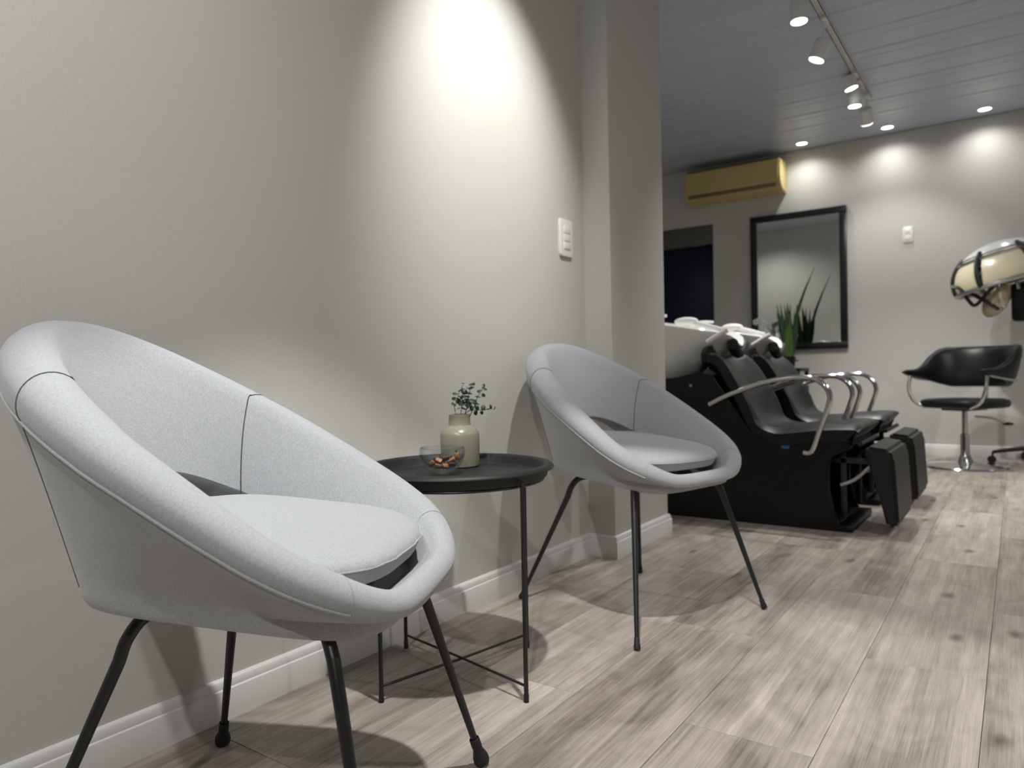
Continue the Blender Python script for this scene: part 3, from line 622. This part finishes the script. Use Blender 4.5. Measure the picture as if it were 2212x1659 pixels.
# ------------------------------------------------------------------ wash units
def make_wash_unit(y0, label):
    r = empty('wash_unit', (-1.2, y0, 0)); tag(r, label, 'wash chair', 'black backwash chairs with white basins'); X0 = 1.2; Wd = .51
    S = lambda x: x+X0
    side = [(-2.02, 0), (-.643, 0), (-.655, .02), (-.682, .09), (-.698, .18), (-.700, .28), (-.690, .335), (-.62, .36), (-.60, .385), (-.62, .40), (-.90, .40), (-1.04, .43), (-1.12, .55), (-1.22, .70), (-1.30, .72), (-1.42, .69), (-2.02, .66)]
    for ya, nm in ((.0, 0), (Wd-.025, 1)):
        obj('side_panel', prism(bmesh.new(), [(S(x), z) for x, z in side], ya, ya+.025, .004), gloss_black, r)
    obj('base_plate', boxm((S(-2.0), .025, .0), (S(-.66), Wd-.025, .035), .004), gloss_black, r)
    obj('back_box', boxm((S(-2.0), .025, .035), (S(-1.0), Wd-.025, .40), .004), gloss_black, r)
    obj('pedestal', boxm((S(-1.98), .03, .40), (S(-1.36), Wd-.03, .68), .01), gloss_black, r)
    # upholstered seat shell: side-wings raised
    path = smooth_path([(-.558, 0, .462), (-.575, 0, .474), (-.62, 0, .478), (-.75, 0, .470), (-.90, 0, .452), (-1.0, 0, .460), (-1.06, 0, .52), (-1.12, 0, .635), (-1.18, 0, .735), (-1.235, 0, .785), (-1.285, 0, .785)], 4)
    n = len(path); ny = 14; bm = bmesh.new(); rs = []
    for i, p in enumerate(path):
        tt = (path[min(i+1, n-1)]-path[max(i-1, 0)]).normalized(); nr = Vector((-tt.z, 0, tt.x)); nr = Vector((tt.z, 0, -tt.x)) if nr.z < 0 and i < n*.5 else nr
        if nr.z < 0 and nr.x < 0: nr = -nr
        if i > n*.45 and nr.x < 0: nr = -nr
        s = i/(n-1); wing = .055*max(0, min(1, (s-.42)*5))*(1 if s < .9 else .75); ring = []
        for j in range(ny+1):
            yy = -1+2*j/ny; w_ = 1-.12*max(0, (s-.75)*4)
            e = max(0, abs(yy)-.82)/.18; off = wing*abs(yy)**2.2-.022*e*e
            q = p+nr*off; ring.append(Vector((S(q.x), Wd/2+yy*.262*w_, q.z)))
        th = .095 if s < .45 else .075
        for j in range(ny, -1, -1):
            yy = -1+2*j/ny; w_ = 1-.12*max(0, (s-.75)*4); e = max(0, abs(yy)-.82)/.18; wing2 = wing*.8
            q = p+nr*(wing2*abs(yy)**2.2-th+.02*e*e); ring.append(Vector((S(q.x), Wd/2+yy*.262*w_, q.z)))
        rs.append(ring)
    rings(bm, rs); obj('seat', bm, leather, r)
    # armrests
    arc = [(-1.235, .562), (-1.16, .600), (-1.084, .630), (-.975, .667), (-.87, .686), (-.80, .688), (-.745, .680), (-.705, .650), (-.685, .605), (-.693, .555), (-.73, .45), (-.764, .355), (-.80, .348)]
    for ya in (-.012, Wd+.012):
        a = [(S(x), ya, z) for x, z in arc]; obj('armrest', tubem(a, .0125, 12, 4), chrome, r)
    # leg rest
    lr = prism(bmesh.new(), [(S(-.548), .385), (S(-.455), .372), (S(-.437), .335), (S(-.420), .055), (S(-.435), .035), (S(-.468), .036), (S(-.505), .20), (S(-.556), .355)], .01, Wd-.01, .014); obj('leg_rest', lr, leather_matt, r)
    for ya in (.06, Wd-.08):
        b = bmesh.new(); box(b, (S(-.70), ya, .300), (S(-.52), ya+.012, .325), .002); box(b, (S(-.66), ya, .06), (S(-.635), ya+.012, .38), .002); obj('bracket', b, black_steel, r)
        obj('bracket', tubem([(S(-.66), ya+.006, .20), (S(-.60), ya+.006, .23), (S(-.53), ya+.006, .30)], .009, 8, 3), steel, r)
    obj('hinge_bar', tubem([(S(-.572), .03, .392), (S(-.572), Wd-.03, .392)], .011, 10), black_steel, r)
    obj('foot_bar', boxm((S(-.66), .0, .0), (S(-.60), Wd, .030), .006), gloss_black, r)
    obj('bolt', tubem([(S(-1.33), -.006, .655), (S(-1.33), .0, .655)], .007, 10), steel, r)
    obj('badge', boxm((S(-.90), -.002, .362), (S(-.865), .0005, .392), .0005), mat('blue_badge', (.03, .12, .22), .4), r)
    # basin
    bm = bmesh.new(); n = 64
    def bring(xf, xb, hwid, z0, tilt, inset=0, notch=0.):
        out = []
        for i in range(n):
            a = 2*PI*i/n; c, s_ = math.cos(a), math.sin(a); e = 2.6
            cx = math.copysign(abs(c)**(2/e), c); sy = math.copysign(abs(s_)**(2/e), s_)
            mid = (xf+xb)/2; hx = (xf-xb)/2-inset; x = mid+hx*cx; y_ = (hwid-inset)*sy*(1-.28*max(0, cx)**2)
            z = z0-tilt*(x+1.17)
            if notch and cx > .6: z -= notch*math.exp(-(y_/.075)**2)*min(1, (cx-.6)*4)
            out.append(Vector((S(x), Wd/2+y_, z)))
        return out
    R_ = [bring(-1.48, -1.72, .11, .672, 0), bring(-1.43, -1.76, .145, .675, 0), bring(-1.39, -1.80, .17, .70, .01), bring(-1.32, -1.845, .20, .760, .05), bring(-1.24, -1.885, .23, .825, .11, 0, .01), bring(-1.185, -1.905, .252, .880, .165, 0, .03), bring(-1.158, -1.92, .262, .900, .18, 0, .05), bring(-1.155, -1.92, .264, .908, .18, 0, .055), bring(-1.165, -1.91, .258, .915, .18, 0, .055), bring(-1.20, -1.88, .225, .913, .18, 0, .05), bring(-1.225, -1.865, .205, .895, .17, 0, .03), bring(-1.30, -1.82, .175, .83, .10), bring(-1.40, -1.76, .12, .78, .03), bring(-1.50, -1.68, .05, .77, 0)]
    rings(bm, R_); obj('basin', bm, ceramic, r)
    b = bmesh.new(); rings(b, [[(S(-1.175+.03*math.cos(a)*1.0-.05*k*0)-.035*(1-abs(t_))*0, Wd/2+t_*.085, .845-.05*math.cos(t_*1.5)+.028*math.sin(a)+.02) for a in np.linspace(0, 2*PI, 14, endpoint=False)] for k, t_ in enumerate(np.linspace(-1, 1, 9))]); obj('neck_rest', b, rubber, r)
    # taps: mixer on the back rim, lever and hand shower lying on the rim
    b = bmesh.new(); lathe(b, [(0, 0), (.026, 0), (.024, .03), (.020, .055), (0, .06)], 20, (S(-1.70), Wd/2, .965)); obj('mixer', b, plastic_white, r)
    obj('tap_lever', tubem([(S(-1.70), Wd/2, 1.025), (S(-1.62), Wd/2, 1.032), (S(-1.56), Wd/2, 1.028)], [.012, .010, .008], 10, 3), plastic_white, r)
    b = bmesh.new(); uvsphere(b, Vector((S(-1.41), Wd/2-.10, .985)), (.065, .028, .022), 20, 12); sh = obj('hand_shower', b, ceramic, r)
    obj('shower_handle', tubem([(S(-1.37), Wd/2-.10, .975), (S(-1.28), Wd/2-.11, .950), (S(-1.21), Wd/2-.12, .930)], [.016, .013, .011], 10, 3), ceramic, sh)
    obj('spout', tubem([(S(-1.16), Wd/2-.20, .925), (S(-1.20), Wd/2-.205, .905), (S(-1.26), Wd/2-.22, .868)], [.013, .012, .010], 10, 3), ceramic, r)
    return r
make_wash_unit(3.46, 'black backwash chair with white basin nearest the wall column')
make_wash_unit(4.20, 'black backwash chair with white basin behind the first one')
# ------------------------------------------------------------------ styling chair
def make_styling_chair():
    r = empty('styling_chair', (-.315, 6.10, 0)); tag(r, 'black salon styling chair with chrome arms and disc base', 'chair')
    fa = math.radians(-90-28)      # facing direction
    rt = empty('x'); bpy.data.objects.remove(rt)
    Rz = Matrix.Rotation(fa, 4, 'Z')
    def T(b): b.transform(Rz); return b
    obj('base_disc', lathe_close(bmesh.new(), [(0, .0), (.262, .0), (.268, .006), (.262, .013), (.12, .026), (.06, .034), (0, .034)], 64), chrome, r)
    obj('column', lathe(bmesh.new(), [(.052, .03), (.046, .05), (.030, .09), (.028, .235), (.019, .24), (.0185, .43), (0, .43)], 28), chrome, r)
    obj('mount_plate', T(boxm((-.13, -.09, .405), (.13, .09, .425), .006)), black_steel, r)
    bm = bmesh.new(); rs = []
    for z, s in ((.425, .90), (.430, .97), (.445, 1.), (.465, 1.), (.480, .96), (.488, .85), (.492, .5), (.493, .1)):
        ring = []
        for i in range(48):
            a = 2*PI*i/48; e = 3.2; c, s_ = math.cos(a), math.sin(a); ring.append(Vector((math.copysign(abs(c)**(2/e), c)*.245*s, math.copysign(abs(s_)**(2/e), s_)*.25*s, z)))
        rs.append(ring)
    rings(bm, rs); obj('seat', T(bm), leather, r)
    # wrap-around back and arms
    bm = bmesh.new(); rs = []; N = 40
    for i in range(N+1):
        t_ = -1+2*i/N; a = PI+t_*2.15; aa = abs(t_)
        cx = .27*math.cos(a) if abs(t_) < .73 else .27*math.cos(a)+.0
        base = Vector((.28*math.cos(a)+.02, .275*math.sin(a), 0))
        if aa > .72: base = Vector((.28*math.cos(PI+2.15*.72)+.02+(aa-.72)*.95, math.copysign(.275*math.sin(PI+2.15*.72*1)*-1, -t_)*-1*1, 0)); base.y = .275*math.sin(PI+2.15*.72*math.copysign(1, t_))
        dr = Vector((base.x, base.y, 0)).normalized() if aa < .72 else Vector((0, math.copysign(1, base.y), 0))
        s = (1-aa); q_ = max(0, min(1, (s-.12)/.5)); top = .702+.163*q_*q_*(3-2*q_); bt = .668-.10*min(1, s*1.6); th = .020+.012*min(1, s*3)
        if aa > .97: top -= .012; bt += .012; th *= .6
        ring = []
        for k in range(16):
            b_ = 2*PI*k/16; c_, s_ = math.cos(b_), math.sin(b_); zz = (top+bt)/2+(top-bt)/2*math.copysign(abs(s_)**.7, s_); lean = (zz-bt)*.22*min(1, s*2)
            ring.append(base+dr*(th*math.copysign(abs(c_)**.8, c_)+lean)+Vector((0, 0, zz)))
        rs.append(ring)
    rings(bm, rs); obj('backrest', T(bm), leather, r)
    for s in (-1, 1):
        obj('arm_support', T(tubem([(.20, s*.16, .43), (.215, s*.235, .47), (.22, s*.272, .56), (.20, s*.272, .665)], .012, 10, 5)), chrome, r)
        obj('arm_brace', T(tubem([(.20, s*.285, .655), (.05, s*.305, .63), (-.12, s*.285, .615)], .008, 10, 4)), chrome, r)
    obj('back_support', T(tubem([(-.10, 0, .42), (-.24, 0, .45), (-.27, 0, .60)], .014, 10, 5)), chrome, r)
    b = tubem([(.06, .03, .36), (.16, .08, .345), (.24, .12, .31)], .007, 8, 3); obj('pump_lever', b, steel, r)
    b = bmesh.new(); uvsphere(b, Vector((.255, .128, .305)), (.035, .022, .012)); obj('pedal', b, rubber, r)
make_styling_chair()
# ------------------------------------------------------------------ hair processor on a castor stand
def make_processor():
    cx, cy = .18, 6.43
    r = empty('hood_dryer', (cx, cy, 0)); tag(r, 'cream and clear hood hair dryer on a black castor stand', 'hair dryer')
    for k in range(5):
        a = math.radians(187+72*k); dx, dy = math.cos(a), math.sin(a)
        lg = obj('stand_leg', tubem([(0, 0, .13), (dx*.16, dy*.16, .115), (dx*.34, dy*.34, .085)], [.022, .018, .013], 10, 3), black_steel, r)
        b = bmesh.new(); lathe(b, [(0, -.011), (.026, -.011), (.028, -.006), (.028, .006), (.026, .011), (0, .011)], 20); b.transform(Matrix.Translation((dx*.345, dy*.345, .030)) @ Matrix.Rotation(a, 4, 'Z') @ Matrix.Rotation(PI/2, 4, 'X')); tube(b, [(dx*.34, dy*.34, .085), (dx*.34, dy*.34, .05)], .007, 8)
        obj('castor', b, rubber, lg)
    obj('hub', lathe(bmesh.new(), [(0, .08), (.04, .08), (.045, .10), (.04, .16), (.022, .18), (0, .18)], 24), black_steel, r)
    obj('pole', tubem([(0, 0, .16), (0, 0, 1.05)], .015, 14), chrome, r)
    H = Vector((-.24, -.12, 1.36)); Q = Matrix.Translation(H) @ Matrix.Rotation(math.radians(-14), 4, 'Y')
    # dome
    def dome(R0, R1, zs, a0, a1, th=.008, n=28, m=12, p0=0, p1=PI/2):
        b = bmesh.new(); rs = []
        for i in range(n+1):
            a = a0+(a1-a0)*i/n; row = []
            for j in range(m+1):
                p_ = p0+(p1-p0)*j/m; row.append(Vector((R0*math.cos(a)*math.cos(p_), R1*math.sin(a)*math.cos(p_), zs*math.sin(p_))))
            inn = [q*(1-th/R0) for q in row[::-1]]; rs.append(row+inn)
        rings(b, rs, True, True, True); b.transform(Q); return b
    obj('clear_cap', dome(.335, .27, .26, .0, 2*PI-.001, .01, 40, 8, .78, PI/2-.02), mat('frosted_cap', (.62, .64, .65), .18, Transmission_Weight=.15), r)
    for k in range(6):
        a0 = 2*PI*k/6; obj('hood_panel', dome(.325, .26, .25, a0+.09, a0+2*PI/6-.09, .012, 8, 8, -.15, .78), cream_plastic, r)
        a = a0; pts = [Q @ Vector((.335*math.cos(a)*math.cos(p_), .27*math.sin(a)*math.cos(p_), .262*math.sin(p_))) for p_ in np.linspace(-.2, .85, 10)]
        obj('rib', tube(bmesh.new(), pts, .016, 8), black_steel, r)
    obj('rim_ring', ring_tube([Q @ Vector((.33*math.cos(a), .265*math.sin(a), -.055)) for a in np.linspace(0, 2*PI, 40, endpoint=False)], .014, 8), steel, r)
    obj('rim_ring', ring_tube([Q @ Vector((.295*math.cos(a)*.9, .235*math.sin(a)*.9, .15)) for a in np.linspace(0, 2*PI, 40, endpoint=False)], .012, 8), chrome, r)
    # lower infrared arm lobes
    b = bmesh.new(); rs = []
    for t_ in np.linspace(0, 1, 10):
        w_ = .10-.03*t_; zc = -.02-.20*t_; xc = -.20+.13*t_; rs.append([Q @ Vector((xc+.022*math.cos(a), w_*math.sin(a), zc+.012*math.cos(a))) for a in np.linspace(0, 2*PI, 16, endpoint=False)])
    rings(b, rs); obj('heater_arm', b, cream_plastic, r)
    b = bmesh.new(); rs = []
    for t_ in np.linspace(0, 1, 10):
        w_ = .012; zc = .02-.24*t_; xc = -.33+.22*t_**.8; rs.append([Q @ Vector((xc+.014*math.cos(a), -.13+.02*math.sin(a), zc+.014*math.sin(a))) for a in np.linspace(0, 2*PI, 12, endpoint=False)])
    rings(b, rs); obj('heater_guard', b, black_steel, r)
    b = bmesh.new(); uvsphere(b, Vector((0, 0, 0)), (.075, .04, .135), 20, 14); b.transform(Matrix.Translation((-.30, -.16, 1.19)) @ Matrix.Rotation(math.radians(28), 4, 'Y')); obj('heater_lobe', b, cream_plastic, r)
    for dy, pts in ((-.22, [(-.50, 1.36), (-.52, 1.30), (-.46, 1.18), (-.42, 1.16), (-.34, 1.26), (-.27, 1.36), (-.30, 1.42)]), (-.24, [(-.43, 1.36), (-.36, 1.40), (-.27, 1.42), (-.20, 1.36), (-.17, 1.25)])):
        obj('heater_guard', tubem([(x_, dy, z_) for x_, z_ in pts], .013, 10, 4), black_steel if dy > -.23 else steel, r)
    obj('housing', boxm((-.215, -.20, 1.03), (-.02, -.06, 1.30), .03, 3), gloss_black, r)
make_processor()
# ------------------------------------------------------------------ console, plants and bottle before the mirror
cn = empty('console_table', (-1.80, 6.55, 0)); tag(cn, 'narrow black console table under the mirror behind the wash chairs', 'table')
obj('table_top', boxm((-.30, -.17, .70), (.30, .17, .73), .004), gloss_black, cn)
for sx in (-1, 1):
    for sy in (-1, 1): obj('leg', boxm((sx*.28-.015, sy*.15-.015, 0), (sx*.28+.015, sy*.15+.015, .70), .003), black_steel, cn)
dark_leaf = add_noise(mat('snake_leaf', (.018, .05, .018), .4), 25, .4, stretch=(1, 1, 4))
green_leaf = mat('bright_leaf', (.045, .10, .015), .4)
pp = empty('snake_plant', (-1.62, 6.48, .73)); tag(pp, 'potted plant with tall narrow dark leaves in front of the mirror', 'plant')
obj('pot', lathe(bmesh.new(), [(0, 0), (.05, 0), (.065, .09), (.068, .10), (.060, .10), (.055, .08), (0, .08)], 28), gloss_black, pp)
def blade(base, tip, wd, bend, m, par):
    b = bmesh.new(); base = Vector(base); tip = Vector(tip); rs = []; sd = Vector((1, .35, 0)).normalized()
    for t_ in np.linspace(0, 1, 9):
        c = base.lerp(tip, t_)+Vector((bend*math.sin(PI*t_), 0, 0)); w_ = wd*(math.sin(PI*min(1, .18+.82*t_))**.6)*(1-t_**6)+.0008; nn = Vector((-.35, 1, 0)).normalized()
        rs.append([c-sd*w_, c+nn*.002, c+sd*w_, c-nn*.002])
    rings(b, rs); obj('leaf', b, m, par)
rn = random.Random(3)
for k in range(20):
    a = rn.uniform(0, 6.28); h = rn.uniform(.28, .50); blade((.03*math.cos(a), .03*math.sin(a), .08), (.03*math.cos(a)+rn.uniform(-.12, .06), .03*math.sin(a)+rn.uniform(-.05, .05), .08+h), .016, rn.uniform(-.02, .02), green_leaf if k % 4 == 0 else dark_leaf, pp)
blade((.03, 0, .08), (.24, -.02, .86), .014, -.05, dark_leaf, pp)
blade((.01, 0, .08), (.04, .0, .05), .014, .05, dark_leaf, pp)
blade((.0, .0, .08), (-.19, -.02, .40), .008, .02, dark_leaf, pp)
orc = empty('orchid', (-1.93, 6.50, .73)); tag(orc, 'white flowering orchid beside the snake plant before the mirror', 'plant')
obj('pot', lathe(bmesh.new(), [(0, 0), (.04, 0), (.05, .08), (.052, .085), (.046, .085), (.04, .07), (0, .07)], 24), plastic_white, orc)
obj('stem', tubem([(0, 0, .07), (.01, 0, .28), (.05, -.01, .42), (.11, -.02, .40)], .003, 6, 5), stem_mat, orc)
petal = mat('white_petal', (.62, .72, .74), .6)
for (x, z) in ((.04, .41), (.075, .425), (.11, .39), (.10, .36), (.115, .32)):
    b = bmesh.new()
    for a in np.linspace(0, 2*PI, 5, endpoint=False): uvsphere(b, Vector((x+.016*math.cos(a), -.02, z+.016*math.sin(a))), (.013, .004, .013), 8, 6)
    obj('flower', b, petal, orc)
for a in (.4, 2., 3.9): blade((0, 0, .07), (.10*math.cos(a), .06*math.sin(a), .13), .018, 0, green_leaf, orc)
bo = empty('pump_bottle', (-1.69, 6.40, .73)); tag(bo, 'white plastic bottle standing before the lower left of the mirror', 'bottle')
obj('body', lathe(bmesh.new(), [(0, 0), (.03, 0), (.032, .01), (.032, .21), (.026, .235), (.012, .245), (.012, .265), (0, .265)], 24), plastic_white, bo)
obj('cap', lathe(bmesh.new(), [(.013, .262), (.015, .265), (.015, .295), (0, .30)], 20), plastic_white, bo)
